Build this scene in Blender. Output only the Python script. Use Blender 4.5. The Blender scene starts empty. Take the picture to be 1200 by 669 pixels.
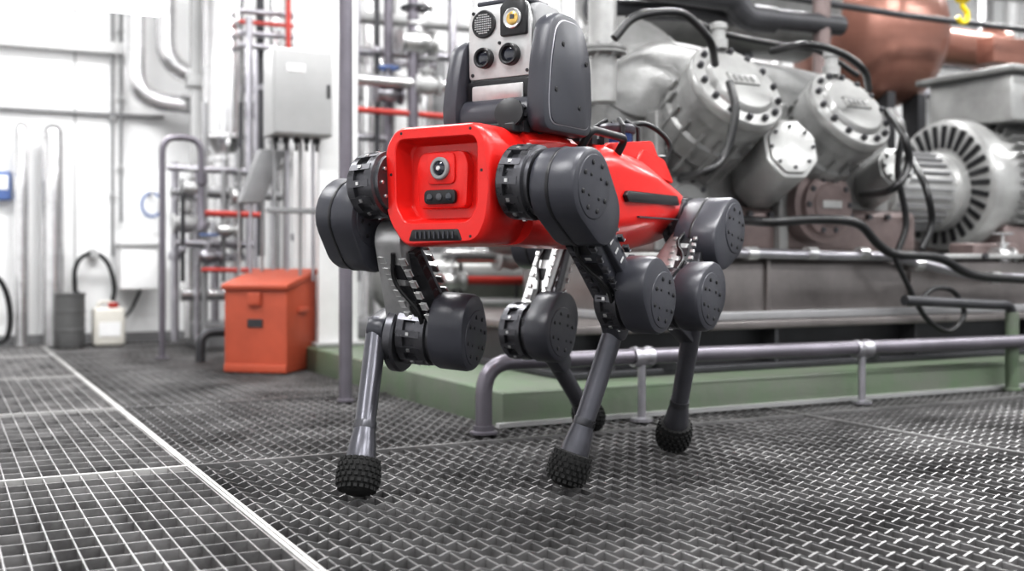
import bpy, bmesh, math, random
from mathutils import Vector as V, Matrix
random.seed(3)
sc = bpy.context.scene
# ------------------------------------------------------------------ camera
H = 0.42; FOC = 1300.0; YAW = math.atan(674/1300.0)
cs, sn = math.cos(YAW), math.sin(YAW)
cam_d = bpy.data.cameras.new('camera'); cam = bpy.data.objects.new('camera', cam_d)
sc.collection.objects.link(cam); sc.camera = cam
cam.location = (0, 0, H); cam.rotation_euler = (math.pi/2, 0, -YAW)
cam_d.sensor_width = 36; cam_d.lens = 39.0; cam_d.shift_y = -29.5/1200
cam_d.clip_start = 0.05
cam_d.dof.use_dof = True; cam_d.dof.focus_distance = 1.98; cam_d.dof.aperture_fstop = 2.8
sc.view_settings.view_transform = 'Standard'
sc.view_settings.look = 'None'
sc.view_settings.exposure = 0.22
sc.view_settings.gamma = 0.86

# surveyed point -> room coordinates (X along skid, Y into the hall)
def ray(px):
    r = (px-600)/FOC
    return cs*r+sn, -sn*r+cs
def PY(px, py, Y):
    a, b = ray(px); d = Y/b
    return V((a*d, Y, H+(305-py)/FOC*d))
def PD(px, py, d):
    a, b = ray(px)
    return V((a*d, b*d, H+(305-py)/FOC*d))

# ------------------------------------------------------------------ materials
def mat(name, col, rough=0.5, metal=0.0, var=0.0, vscale=6.0, bump=0.0, bscale=60.0, emit=None, estr=0, rvar=0.0, col2=None, coat=0):
    m = bpy.data.materials.new(name); m.use_nodes = True
    nt = m.node_tree; b = nt.nodes['Principled BSDF']
    b.inputs['Base Color'].default_value = (*col, 1)
    b.inputs['Roughness'].default_value = rough
    b.inputs['Metallic'].default_value = metal
    if coat: b.inputs['Coat Weight'].default_value = coat
    tc = nt.nodes.new('ShaderNodeTexCoord')
    if var > 0 or rvar > 0:
        n = nt.nodes.new('ShaderNodeTexNoise'); n.inputs['Scale'].default_value = vscale
        n.inputs['Detail'].default_value = 6; n.inputs['Roughness'].default_value = 0.65
        nt.links.new(tc.outputs['Object'], n.inputs['Vector'])
        if var > 0:
            cr = nt.nodes.new('ShaderNodeValToRGB')
            cr.color_ramp.elements[0].position = 0.32; cr.color_ramp.elements[1].position = 0.68
            lo = col2 if col2 else tuple(c*(1-var) for c in col)
            hi = tuple(min(1, c*(1+var*0.5)) for c in col)
            cr.color_ramp.elements[0].color = (*lo, 1); cr.color_ramp.elements[1].color = (*hi, 1)
            nt.links.new(n.outputs['Fac'], cr.inputs['Fac'])
            nt.links.new(cr.outputs['Color'], b.inputs['Base Color'])
        if rvar > 0:
            mr = nt.nodes.new('ShaderNodeMapRange')
            mr.inputs['To Min'].default_value = max(0.02, rough-rvar); mr.inputs['To Max'].default_value = min(1, rough+rvar)
            nt.links.new(n.outputs['Fac'], mr.inputs['Value']); nt.links.new(mr.outputs['Result'], b.inputs['Roughness'])
    if bump > 0:
        n2 = nt.nodes.new('ShaderNodeTexNoise'); n2.inputs['Scale'].default_value = bscale; n2.inputs['Detail'].default_value = 3
        bp = nt.nodes.new('ShaderNodeBump'); bp.inputs['Strength'].default_value = bump; bp.inputs['Distance'].default_value = 0.01
        nt.links.new(tc.outputs['Object'], n2.inputs['Vector'])
        nt.links.new(n2.outputs['Fac'], bp.inputs['Height']); nt.links.new(bp.outputs['Normal'], b.inputs['Normal'])
    if emit:
        b.inputs['Emission Color'].default_value = (*emit, 1); b.inputs['Emission Strength'].default_value = estr
    return m

M = {}
M['red'] = mat('red_plastic', (0.62, 0.014, 0.011), 0.30, 0, var=0.08, vscale=9, bump=0.03, bscale=300)
M['dark'] = mat('anthracite_cover', (0.040, 0.041, 0.051), 0.34, 0, var=0.12, vscale=8, bump=0.05, bscale=500)
M['black'] = mat('black_plastic', (0.012, 0.012, 0.014), 0.35, 0, var=0.1)
M['gun'] = mat('gunmetal_drive', (0.11, 0.11, 0.12), 0.3, 0.8, var=0.25, vscale=30, rvar=0.1)
M['shank'] = mat('anodised_shank', (0.11, 0.11, 0.125), 0.30, 0.7, var=0.12, vscale=20)
M['alu'] = mat('machined_aluminium', (0.6, 0.6, 0.6), 0.3, 0.85, var=0.2, vscale=25)
M['tgrey'] = mat('thigh_titanium_grey', (0.46, 0.46, 0.465), 0.32, 0.7, var=0.15, vscale=25)
M['sil'] = mat('silver_faceplate', (0.52, 0.52, 0.52), 0.38, 0.35, var=0.12, vscale=30)
M['rubber'] = mat('black_rubber', (0.011, 0.011, 0.011), 0.8, 0, var=0.3, vscale=40)
M['glass'] = mat('lens_glass', (0.008, 0.01, 0.02), 0.05, 0, coat=1)
M['brass'] = mat('brass_lens', (0.65, 0.45, 0.16), 0.25, 0.9, var=0.1)
M['blue'] = mat('blue_band', (0.02, 0.05, 0.16), 0.15, 0.4)
M['galv'] = mat('galvanised_grating', (0.46, 0.45, 0.45), 0.38, 0.8, var=0.45, vscale=9, rvar=0.15)
M['galvd'] = mat('worn_serrated_grating', (0.30, 0.295, 0.295), 0.4, 0.7, var=0.55, vscale=3.5, rvar=0.15)
M['edge'] = mat('grating_frame_steel', (0.62, 0.61, 0.60), 0.4, 0.6, var=0.25, vscale=9)
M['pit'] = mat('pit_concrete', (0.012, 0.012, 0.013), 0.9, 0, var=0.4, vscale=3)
M['wall'] = mat('painted_wall', (0.87, 0.87, 0.87), 0.7, 0, var=0.05, vscale=1.5, bump=0.05, bscale=40)
M['ceil'] = mat('ceiling_paint', (0.7, 0.7, 0.7), 0.8, 0, var=0.08)
M['green'] = mat('green_plinth_paint', (0.080, 0.115, 0.070), 0.55, 0, var=0.35, vscale=7, col2=(0.12, 0.13, 0.108), bump=0.1, bscale=30)
M['cast'] = mat('cast_iron_grey_paint', (0.24, 0.24, 0.237), 0.32, 0.35, var=0.3, vscale=5, bump=0.12, bscale=90)
M['castl'] = mat('light_grey_paint', (0.36, 0.36, 0.355), 0.28, 0.35, var=0.2, vscale=6, bump=0.06, bscale=80)
M['castb'] = mat('brownish_casting', (0.18, 0.14, 0.135), 0.34, 0.35, var=0.35, vscale=5, bump=0.1)
M['skid'] = mat('skid_steel', (0.21, 0.193, 0.188), 0.3, 0.6, var=0.35, vscale=2.5, rvar=0.1)
M['dsteel'] = mat('dark_steel', (0.06, 0.06, 0.065), 0.42, 0.5, var=0.3, vscale=4)
M['copper'] = mat('primer_tank_paint', (0.31, 0.155, 0.12), 0.3, 0.4, var=0.25, vscale=3)
M['pipe'] = mat('steel_pipe', (0.42, 0.41, 0.44), 0.3, 0.8, var=0.25, vscale=8)
M['violet'] = mat('grey_violet_pipe', (0.18, 0.168, 0.192), 0.33, 0.55, var=0.2, vscale=6)
M['insul'] = mat('pipe_cladding_foil', (0.74, 0.735, 0.74), 0.22, 0.9, var=0.15, vscale=10, bump=0.1, bscale=20)
M['white'] = mat('white_enamel', (0.80, 0.80, 0.80), 0.45, 0, var=0.06)
M['cab'] = mat('cabinet_grey', (0.40, 0.40, 0.40), 0.42, 0, var=0.08)
M['cabd'] = mat('cabinet_grey_dark', (0.24, 0.24, 0.245), 0.42, 0.1, var=0.12)  # darker grey paint for trim, pipes and small fittings
M['redpipe'] = mat('red_pipe_paint', (0.42, 0.045, 0.035), 0.4, 0, var=0.2)
M['orange'] = mat('rust_orange_bin', (0.40, 0.078, 0.038), 0.5, 0, var=0.18, vscale=4, bump=0.05)
M['cable'] = mat('black_cable', (0.009, 0.009, 0.010), 0.35, 0)
M['hdpe'] = mat('jerrycan_plastic', (0.62, 0.60, 0.55), 0.5, 0, var=0.08)
M['grey'] = mat('grey_drum', (0.11, 0.11, 0.11), 0.5, 0, var=0.2)
M['yellow'] = mat('yellow_hook', (0.72, 0.55, 0.02), 0.4, 0, var=0.1)
M['bluep'] = mat('blue_plastic', (0.10, 0.16, 0.35), 0.4, 0, var=0.1)
M['lamp'] = mat('fluorescent_tube', (1, 1, 1), 0.5, 0, emit=(1, 1, 1), estr=9)

# ------------------------------------------------------------------ mesh kit
class Grp:
    def __init__(s, name, loc=(0, 0, 0), rz=0.0, local=False):
        e = bpy.data.objects.new(name, None); sc.collection.objects.link(e)
        e.empty_display_size = 0.1
        e.location = loc; e.rotation_euler = (0, 0, rz)
        s.e = e; s.local = local
        s.inv = (Matrix.Translation(V(loc)) @ Matrix.Rotation(rz, 4, 'Z')).inverted()

def emit(G, name, bm, m, ang=38):
    if not G.local: bm.transform(G.inv)
    bmesh.ops.recalc_face_normals(bm, faces=bm.faces[:])
    me = bpy.data.meshes.new(name); bm.to_mesh(me); bm.free()
    for p in me.polygons: p.use_smooth = True
    me.set_sharp_from_angle(angle=math.radians(ang))
    me.materials.append(M[m])
    o = bpy.data.objects.new(name, me); sc.collection.objects.link(o); o.parent = G.e
    return o

def frame(a):
    a = V(a).normalized()
    t = V((0, 0, 1)) if abs(a.z) < 0.9 else V((1, 0, 0))
    u = a.cross(t).normalized(); v = a.cross(u).normalized()
    return a, u, v

def add_box(bm, c, size, ax=None, bev=0):
    r = bmesh.ops.create_cube(bm, size=1.0)
    vs = r['verts']
    c = V(c)
    if ax is None: ax = (V((1, 0, 0)), V((0, 1, 0)), V((0, 0, 1)))
    for v in vs:
        p = v.co.copy()
        v.co = c + ax[0]*p.x*size[0] + ax[1]*p.y*size[1] + ax[2]*p.z*size[2]
    if bev > 0:
        es = list({e for v in vs for e in v.link_edges})
        bmesh.ops.bevel(bm, geom=es, offset=bev, segments=3, profile=0.5, affect='EDGES')

def box(G, n, c, size, m, bev=0, ax=None, ang=38):
    bm = bmesh.new(); add_box(bm, c, size, ax, bev); return emit(G, n, bm, m, ang)
def boxr(G, n, lo, hi, m, bev=0):
    lo, hi = V(lo), V(hi)
    return box(G, n, (lo+hi)/2, [abs(k) for k in (hi-lo)], m, bev)

def add_loft(bm, loops, cap0=True, cap1=True):
    rings = []
    for L in loops:
        rings.append([bm.verts.new(V(p)) for p in L])
    for A, B in zip(rings, rings[1:]):
        k = max(len(A), len(B))
        if len(A) == 1 and len(B) == 1: continue
        for i in range(k):
            j = (i+1) % k
            if len(A) == 1: f = (A[0], B[j], B[i])
            elif len(B) == 1: f = (A[i], A[j], B[0])
            else: f = (A[i], A[j], B[j], B[i])
            try: bm.faces.new(f)
            except ValueError: pass
    if cap0 and len(rings[0]) > 2: bm.faces.new(rings[0][::-1])
    if cap1 and len(rings[-1]) > 2: bm.faces.new(rings[-1])

def loft(G, n, loops, m, cap0=True, cap1=True, ang=38):
    bm = bmesh.new(); add_loft(bm, loops, cap0, cap1); return emit(G, n, bm, m, ang)

def add_lathe(bm, p, axis, prof, seg=32):
    a, u, v = frame(axis); p = V(p); loops = []
    for t, r in prof:
        if r < 1e-6: loops.append([p+a*t])
        else: loops.append([p+a*t+(u*math.cos(2*math.pi*i/seg)+v*math.sin(2*math.pi*i/seg))*r for i in range(seg)])
    add_loft(bm, loops)
def lathe(G, n, p, axis, prof, m, seg=32, ang=38):
    bm = bmesh.new(); add_lathe(bm, p, axis, prof, seg); return emit(G, n, bm, m, ang)
def cyl(G, n, p0, p1, r, m, r1=None, seg=32, bev=0.0):
    p0, p1 = V(p0), V(p1); L = (p1-p0).length; r1 = r if r1 is None else r1
    pr = [(0, r), (L, r1)] if bev <= 0 else [(0, r-bev), (bev*0.3, r-bev*0.3), (bev, r), (L-bev, r1), (L-bev*0.3, r1-bev*0.3), (L, r1-bev)]
    return lathe(G, n, p0, p1-p0, pr, m, seg)

def around(G, n, p, axis, R, count, kind, size, m, ph=0.0, a0=0, a1=2*math.pi):
    """ring of bolts (kind 'bolt': size=(r,h)) or lugs (kind 'box': size=(radial,tang,axial))"""
    a, u, v = frame(axis); p = V(p); bm = bmesh.new()
    for i in range(count):
        t = a0+(a1-a0)*i/count+ph
        rad = u*math.cos(t)+v*math.sin(t); tan = a.cross(rad)
        if kind == 'bolt': add_lathe(bm, p+rad*R, a, [(0, size[0]), (size[1]*.8, size[0]), (size[1], size[0]*.8)], 6 if size[0] > .004 else 10)
        else: add_box(bm, p+rad*R, size, (rad, tan, a))
    return emit(G, n, bm, m)

def catmull(pts, sub=8):
    P = [V(p) for p in pts]; P = [P[0]*2-P[1]]+P+[P[-1]*2-P[-2]]; out = []
    for i in range(1, len(P)-2):
        for k in range(sub):
            t = k/sub; a, b, c, d = P[i-1], P[i], P[i+1], P[i+2]
            out.append(0.5*((2*b)+(c-a)*t+(2*a-5*b+4*c-d)*t*t+(3*b-a-3*c+d)*t**3))
    out.append(P[-2]); return out
def fillet(pts, r, n=6):
    P = [V(p) for p in pts]; out = [P[0]]
    for i in range(1, len(P)-1):
        a, b, c = P[i-1], P[i], P[i+1]
        d1 = (a-b); d2 = (c-b); k = min(r, d1.length*.45, d2.length*.45)
        s = b+d1.normalized()*k; e = b+d2.normalized()*k
        for j in range(n+1):
            t = j/n; out.append(s*(1-t)**2+b*2*t*(1-t)+e*t*t)
    out.append(P[-1]); return out
def add_sweep(bm, path, r, seg=14, closed=False):
    loops = []; up = None
    for i, p in enumerate(path):
        if i == 0: t = path[1]-p
        elif i == len(path)-1: t = p-path[i-1]
        else: t = path[i+1]-path[i-1]
        t = t.normalized()
        if up is None: _, up, _ = frame(t)
        up = (up-t*up.dot(t)).normalized(); w = t.cross(up)
        rr = r(i/(len(path)-1)) if callable(r) else r
        loops.append([p+(up*math.cos(2*math.pi*k/seg)+w*math.sin(2*math.pi*k/seg))*rr for k in range(seg)])
    add_loft(bm, loops)
def hose(G, n, pts, r, m='cable', sub=8):
    bm = bmesh.new(); add_sweep(bm, catmull(pts, sub), r, 10); return emit(G, n, bm, m, 60)
def pipe(G, n, pts, r, m='pipe', fr=None, seg=18):
    bm = bmesh.new(); add_sweep(bm, fillet(pts, fr if fr else r*3) if len(pts) > 2 else [V(p) for p in pts], r, seg)
    return emit(G, n, bm, m, 50)
def flange(G, n, p, axis, r, m='pipe', t=0.012):
    a = V(axis).normalized()
    bm = bmesh.new(); add_lathe(bm, V(p)-a*t, a, [(0, r*.95), (t*.15, r), (t*.85, r), (t*.9, r*.9), (t*1.1, r*.9), (t*1.15, r), (t*1.85, r), (t*2, r*.95)], 24)
    aa, u, v = frame(a)
    for i in range(8):
        q = u*math.cos(i*math.pi/4)+v*math.sin(i*math.pi/4)
        add_lathe(bm, V(p)+q*r*.82-a*t*1.6, a, [(0, r*.09), (t*3.2, r*.09)], 6)
    return emit(G, n, bm, m)
def valve(G, n, p, axis, r, m='cast', wheel='redpipe', up=(0, 0, 1)):
    a = V(axis).normalized(); up = V(up).normalized(); p = V(p)
    bm = bmesh.new()
    add_lathe(bm, p-a*r*2.2, a, [(0, r*1.6), (r*.4, r*1.6), (r*.45, r*.95), (r*1.2, r*1.3), (r*2.2, r*1.55), (r*3.2, r*1.3), (r*3.95, r*.95), (r*4, r*1.6), (r*4.4, r*1.6)], 20)
    add_lathe(bm, p, up, [(0, r*.8), (r*2, r*.7), (r*2.05, r*1.2), (r*2.4, r*1.2), (r*2.45, r*.3), (r*4.2, r*.25)], 14)
    emit(G, n, bm, m)
    bm = bmesh.new(); _, u, v = frame(up); c = p+up*r*4
    ring = [c+(u*math.cos(i*math.pi/9)+v*math.sin(i*math.pi/9))*r*1.7 for i in range(19)]
    add_sweep(bm, ring, r*.2, 8)
    for k in (u, v): add_sweep(bm, [c-k*r*1.7, c+k*r*1.7], r*.15, 6)
    emit(G, n+'_handwheel', bm, wheel)

def hull_outline(D, r0, r1, n=14):
    D = max(D, 1e-4); th = math.acos(max(-1, min(1, (r0-r1)/D)))
    pts = []
    for i in range(n+1):
        t = th+(2*math.pi-2*th)*i/n; pts.append((r0*math.cos(t), r0*math.sin(t)))
    for i in range(n+1):
        t = -th+2*th*i/n; pts.append((D+r1*math.cos(t), r1*math.sin(t)))
    return pts
def link(G, n, c0, r0, c1, r1, axis, w0, w1, m, bev=0.008, ang=38):
    a = V(axis).normalized(); c0, c1 = V(c0), V(c1)
    u = (c1-c0); u = u-a*u.dot(a); D = u.length; u.normalize(); v = a.cross(u)
    loops = []
    for w, b in ((w0, bev), (w0+bev*.3, bev*.3), (w0+bev, 0), (w1-bev, 0), (w1-bev*.3, bev*.3), (w1, bev)):
        o = hull_outline(D, r0-b, r1-b)
        loops.append([c0+a*w+u*x+v*y for x, y in o])
    return loft(G, n, loops, m, ang=ang)
def roundpoly(pts, r, n=5):
    out = []; N = len(pts)
    for i in range(N):
        a, b, c = V(pts[i-1]), V(pts[i]), V(pts[(i+1) % N])
        d1, d2 = a-b, c-b; k = min(r, d1.length*.48, d2.length*.48)
        s = b+d1.normalized()*k; e = b+d2.normalized()*k
        for j in range(n+1):
            t = j/n; out.append(s*(1-t)**2+b*2*t*(1-t)+e*t*t)
    return out
def prism(G, n, pts, O, u, v, a, w0, w1, m, bev=0.004, r=0.01, ang=38):
    O, u, v, a = V(O), V(u), V(v), V(a)
    P = roundpoly([V((x, y, 0)) for x, y in pts], r)
    c = sum(P, V((0, 0, 0)))/len(P); R = max((p-c).length for p in P)
    loops = []
    for w, b in ((w0, bev), (w0+bev*.3, bev*.3), (w0+bev, 0), (w1-bev, 0), (w1-bev*.3, bev*.3), (w1, bev)):
        s = 1-b/R*1.2
        loops.append([O+a*w+u*(c.x+(p.x-c.x)*s)+v*(c.y+(p.y-c.y)*s) for p in P])
    return loft(G, n, loops, m, ang=ang)

# ------------------------------------------------------------------ room shell
R0 = Grp('wall_back', (3, 6.0, 0))
boxr(R0, 'wall_panel', (-3, 6.0, -.3), (10, 6.15, 3.2), 'wall')
for i, x in enumerate([-.6, .62, 1.7, 2.85, 4.0, 5.2, 6.4]):
    boxr(R0, 'panel_joint_%d' % i, (x-.004, 5.992, 0), (x+.004, 5.999, 3.1), 'cab')
R0 = Grp('wall_left', (-2.9, 2, 0)); boxr(R0, 'wall_panel', (-3.05, -3, -.3), (-2.9, 6, 3.2), 'wall')
R0 = Grp('wall_right', (9.9, 2, 0)); boxr(R0, 'wall_panel', (9.9, -3, -.3), (10.05, 6, 3.2), 'wall')
R0 = Grp('ceiling', (3, 2, 3.1)); boxr(R0, 'ceiling_slab', (-3, -3, 3.1), (10, 6.1, 3.25), 'ceil')
R0 = Grp('trim_1', (1, 5.97, 1.18)); boxr(R0, 'wall_rail', (-2.8, 5.955, 1.158), (1.05, 5.99, 1.172), 'cabd')
R0 = Grp('trim_2', (1, 5.97, 1.5)); boxr(R0, 'wall_duct', (-2.8, 5.93, 1.47), (.85, 5.99, 1.53), 'white', .005)
R0 = Grp('baseboard_back', (1, 5.97, 0)); boxr(R0, 'skirting', (-2.8, 5.97, 0), (9.8, 5.995, .05), 'cabd')

FX, FY = 1.27, 2.5          # plinth corner
# open steel grating
def grating():
    G = Grp('floor', (0, 0, 0))
    vs = []; fs = []
    def bx(x0, x1, y0, y1, z0, z1):
        b = len(vs)
        vs.extend([(x0, y0, z0), (x1, y0, z0), (x1, y1, z0), (x0, y1, z0), (x0, y0, z1), (x1, y0, z1), (x1, y1, z1), (x0, y1, z1)])
        fs.extend([tuple(b+i for i in f) for f in ((0, 3, 2, 1), (4, 5, 6, 7), (0, 1, 5, 4), (1, 2, 6, 5), (2, 3, 7, 6), (3, 0, 4, 7))])
    def to_obj(name, m):
        me = bpy.data.meshes.new(name); me.from_pydata(list(vs), [], list(fs)); me.update(); me.materials.append(M[m])
        o = bpy.data.objects.new(name, me); sc.collection.objects.link(o); o.parent = G.e
        vs.clear(); fs.clear()
    # plain grating, left bays
    SX = .46
    x = -2.9
    while x < SX:
        bx(x-.0013, x+.0013, -.4, 5.97, -.030, -.001); x += .0335
    y = -.4
    while y < 5.95:
        bx(-2.9, SX, y-.0016, y+.0016, -.026, -.002); y += .0667
    to_obj('grating_plain', 'galv')
    # serrated grating, right bays (deep toothed bearing bars along X)
    x = SX+.0335
    while x < 6.5:
        bx(x-.0016, x+.0016, -.4, (FY if x > FX else 5.97), -.028, -.0040); x += .0335
    y = -.38
    step = .0335/4
    while y < 5.95:
        x1 = 6.5 if y < FY else FX
        n = int((x1-SX)/step); t = .0023; b0 = len(vs)
        for i in range(n+1):
            xx = SX+i*step
            zt = (-.001, -.0035, -.0065, -.0035)[i % 4]
            vs.extend([(xx, y-t, -.034), (xx, y-t, zt), (xx, y+t, zt), (xx, y+t, -.034)])
        for i in range(n):
            a = b0+4*i; c = a+4
            fs.extend([(a, c, c+1, a+1), (a+1, c+1, c+2, a+2), (a+2, c+2, c+3, a+3)])
        y += .05
    to_obj('grating_serrated', 'galvd')
    for x in (-1.18, -.36, SX):
        bx(x-.0075, x-.0008, -.4, 5.97, -.035, .0015); bx(x+.0008, x+.0075, -.4, 5.97, -.035, .0015)
    for k in range(6):
        y = .32+k
        bx(-2.9, SX, y-.006, y-.0008, -.035, .001); bx(-2.9, SX, y+.0008, y+.006, -.035, .001)
    to_obj('grating_frames_left', 'edge')
    for x in (2.1, 3.74):
        bx(x-.005, x+.005, -.4, FY, -.035, .0012)
    for y in (.32, 2.32, 3.32, 4.32, 5.32):
        bx(SX, (6.5 if y < FY else FX), y-.005, y+.005, -.035, .001)
    to_obj('grating_frames_right', 'galvd')
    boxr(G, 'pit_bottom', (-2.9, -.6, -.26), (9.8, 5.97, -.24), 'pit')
grating()

G = Grp('machine_plinth', (FX, FY, 0))
boxr(G, 'plinth_block', (FX, FY, -.03), (6.4, 4.55, .085), 'green', .006)
boxr(G, 'plinth_foot_strip', (FX-.02, FY-.02, -.001), (6.4, FY, .010), 'cab')

# ------------------------------------------------------------------ legged robot
CF = (-.118, 1.92); A = math.radians(33)
def cam2w(xc, d): return V((cs*xc+sn*d, -sn*xc+cs*d, 0))
org = cam2w(*CF); fw = cam2w(-math.sin(A), -math.cos(A))
RB = Grp('quadruped_robot', org, math.atan2(fw.y, fw.x), local=True)
def Q(px, py, l):
    r = (px-600)/FOC; sA, cA = math.sin(A), math.cos(A)
    x = (CF[0]+l*cA-r*(CF[1]-l*sA))/(sA-r*cA); d = CF[1]-l*sA-x*cA
    return V((x, l, H+(305-py)/FOC*d))
YL = V((0, 1, 0)); XF = V((1, 0, 0)); ZU = V((0, 0, 1))

# front bumper with recessed camera bay
zc = .553; yc = -.019
out = [(-.090, .104), (.086, .104), (.108, .082), (.119, -.01), (.110, -.07), (.090, -.104), (-.072, -.110), (-.106, -.066), (-.124, .0), (-.112, .076)]
rin = [(-.078, .080), (.078, .080), (.088, .068), (.088, -.038), (.070, -.066), (-.066, -.066), (-.086, -.036), (-.088, .066)]
def polar(pts, r, n=96):
    P = roundpoly([V((a, b, 0)) for a, b in pts], r); res = []
    for i in range(n):
        t = 2*math.pi*i/n; d = (math.cos(t), math.sin(t)); best = 0
        for a, b in zip(P, P[1:]+P[:1]):
            ax, az, bx_, bz = a.x, a.y, b.x, b.y
            den = d[0]*(bz-az)-d[1]*(bx_-ax)
            if abs(den) < 1e-12: continue
            s = (ax*(bz-az)-az*(bx_-ax))/den
            u_ = ((d[0]*s-ax)*(bx_-ax)+(d[1]*s-az)*(bz-az))/max(1e-12, (bx_-ax)**2+(bz-az)**2)
            if s > 0 and -1e-6 <= u_ <= 1+1e-6: best = max(best, s)
        res.append((d[0]*best, d[1]*best))
    return res
po = polar(out, .016); pi_ = polar(rin, .010)
def L_(x, src, s=1.0): return [V((x, yc+y*s, zc+z*s)) for y, z in src]
loft(RB, 'front_bumper', [L_(-.15, po, .93), L_(-.13, po, .99), L_(-.022, po, 1), L_(-.009, po, .99), L_(-.002, po, .965), L_(0, po, .945),
     L_(0, pi_, 1.03), L_(-.0015, pi_, 1.01), L_(-.005, pi_, 1.0), L_(-.034, pi_, .93), L_(-.038, pi_, .89)], 'red', ang=30)
prism(RB, 'camera_bay_plate', [(-.052, -.048), (.052, -.048), (.056, .03), (.046, .052), (-.046, .052), (-.056, .03)], (-.042, yc, zc+.006), YL, ZU, XF, 0, .022, 'red', .004, .012)
prism(RB, 'camera_bay_boss', [(-.03, -.028), (.03, -.028), (.03, .028), (-.03, .028)], (-.022, yc, zc+.028), YL, ZU, XF, 0, .006, 'red', .002, .012)
lathe(RB, 'front_camera_ring', (-.018, yc, zc+.028), XF, [(0, .020), (.006, .020), (.008, .018), (.008, .0135), (.004, .012)], 'cabd', 28)
lathe(RB, 'front_camera_lens', (-.018, yc, zc+.028), XF, [(0, .012), (.006, .012), (.009, .007), (.0095, 0)], 'glass', 24)
lathe(RB, 'front_camera_iris', (-.0085, yc, zc+.028), XF, [(0, .0045), (.001, .0035), (.0012, 0)], 'alu', 16)
prism(RB, 'stereo_sensor', [(-.034, -.0125), (.034, -.0125), (.034, .0125), (-.034, .0125)], (-.02, yc, zc-.022), YL, ZU, XF, 0, .008, 'black', .002, .010)
for i, y in enumerate((-.021, 0, .021)):
    lathe(RB, 'stereo_lens_%d' % i, (-.012, yc+y, zc-.022), XF, [(0, .0065), (.0015, .0065), (.002, .005), (.0022, 0)], 'glass' if i != 1 else 'gun', 16)
prism(RB, 'bumper_lower_grille', [(-.058, -.010), (.058, -.010), (.050, .010), (-.050, .010)], (-.012, yc, zc-.089), YL, ZU, XF, 0, .014, 'black', .002, .004)
bm = bmesh.new()
for i in range(9): add_box(bm, (.0025, yc-.04+i*.01, zc-.089), (.003, .003, .012))
emit(RB, 'bumper_grille_bars', bm, 'dark')
bm = bmesh.new()
for y, z in ((-.075, .092), (.075, .092), (-.098, .02), (.098, .02), (.075, -.092)): add_lathe(bm, V((-.001, yc+y, zc+z)), XF, [(0, .0028), (.0015, .0026)], 10)
emit(RB, 'bumper_screws', bm, 'black')

def sec(x, w, zb, zt, ch=.035):
    pts = [(-w+ch, zt), (w-ch, zt), (w, zt-ch), (w, zb+ch*1.3), (w-ch*1.3, zb), (-w+ch*1.3, zb), (-w, zb+ch*1.3), (-w, zt-ch)]
    return [V((x, p.x-.005, p.y)) for p in roundpoly([V((a, b, 0)) for a, b in pts], .015, 4)]
loft(RB, 'hull_core', [sec(-.13, .095, .47, .64), sec(-.25, .10, .465, .645), sec(-.42, .10, .465, .645), sec(-.70, .10, .475, .62), sec(-.80, .08, .49, .6)], 'dark')
loft(RB, 'hull_front_belly', [sec(-.12, .112, .448, .53, .02), sec(-.22, .125, .446, .55, .02), sec(-.30, .118, .450, .54, .02)], 'red')
loft(RB, 'hull_front_shoulder', [sec(-.12, .104, .60, .655, .02), sec(-.20, .118, .61, .657, .02), sec(-.28, .112, .62, .652, .015)], 'red')
loft(RB, 'hull_rear_shell', [sec(-.33, .108, .452, .640, .03), sec(-.40, .138, .445, .650, .035), sec(-.56, .146, .444, .636, .045), sec(-.68, .138, .455, .612, .05), sec(-.79, .118, .475, .585, .04), sec(-.83, .09, .49, .565, .03)], 'red')
prism(RB, 'side_vent', [(-.12, -.010), (.12, -.012), (.13, .0), (.12, .010), (-.11, .010)], (-.54, .136, .548), XF, ZU, YL, -.002, .0085, 'black', .002, .003)
prism(RB, 'side_vent', [(-.12, -.010), (.12, -.012), (.13, .0), (.12, .010), (-.11, .010)], (-.54, -.146, .548), XF, ZU, -YL, -.002, .0085, 'black', .002, .003)
box(RB, 'side_seam', (-.58, .139, .508), (.22, .006, .003), 'dark')
prism(RB, 'top_fairing_front', [(-.16, 0), (.1, 0), (.09, .022), (-.12, .045)], (-.50, -.10, .632), XF, ZU, YL, 0, .20, 'red', .005, .012)
prism(RB, 'top_fairing_rear', [(-.1, -.02), (.1, 0), (.06, .045), (-.05, .03)], (-.62, .045, .61), XF, ZU, YL, 0, .06, 'red', .005, .012)
box(RB, 'payload_deck', (-.25, 0, .655), (.32, .17, .018), 'black', .004)
bm = bmesh.new()
for i in range(7): add_box(bm, (-.12-i*.05, .088, .658), (.02, .012, .02))
for i in range(7): add_box(bm, (-.12-i*.05, -.088, .658), (.02, .012, .02))
emit(RB, 'deck_clamps', bm, 'gun')
for i, (a, b) in enumerate(((.06, .02), (.075, -.03), (.05, .07))):
    hose(RB, 'deck_cable_%d' % i, [(-.13, a, .655), (-.145, a+.02, .69-.01*i), (-.19, a+.03, .70), (-.25, b, .66)], .006, 'cable')
lathe(RB, 'deck_connector', (-.125, .065, .676), V((1, .2, .2)), [(0, .022), (.02, .022), (.022, .027), (.03, .027), (.032, .015)], 'black', 20)
around(RB, 'deck_connector_knurl', (-.12, .066, .677), V((1, .2, .2)), .026, 10, 'box', (.006, .007, .02), 'gun')
for s in (1, -1):
    pipe(RB, 'carry_handle_%s' % ('l' if s > 0 else 'r'), [(-.30, s*.10, .63), (-.30, s*.125, .668), (-.44, s*.125, .664), (-.44, s*.10, .62)], .008, 'black', .015)
lathe(RB, 'deck_power_button', (-.36, .06, .655), ZU, [(0, .022), (.006, .022), (.009, .018), (.012, .014)], 'gun', 20)

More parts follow.
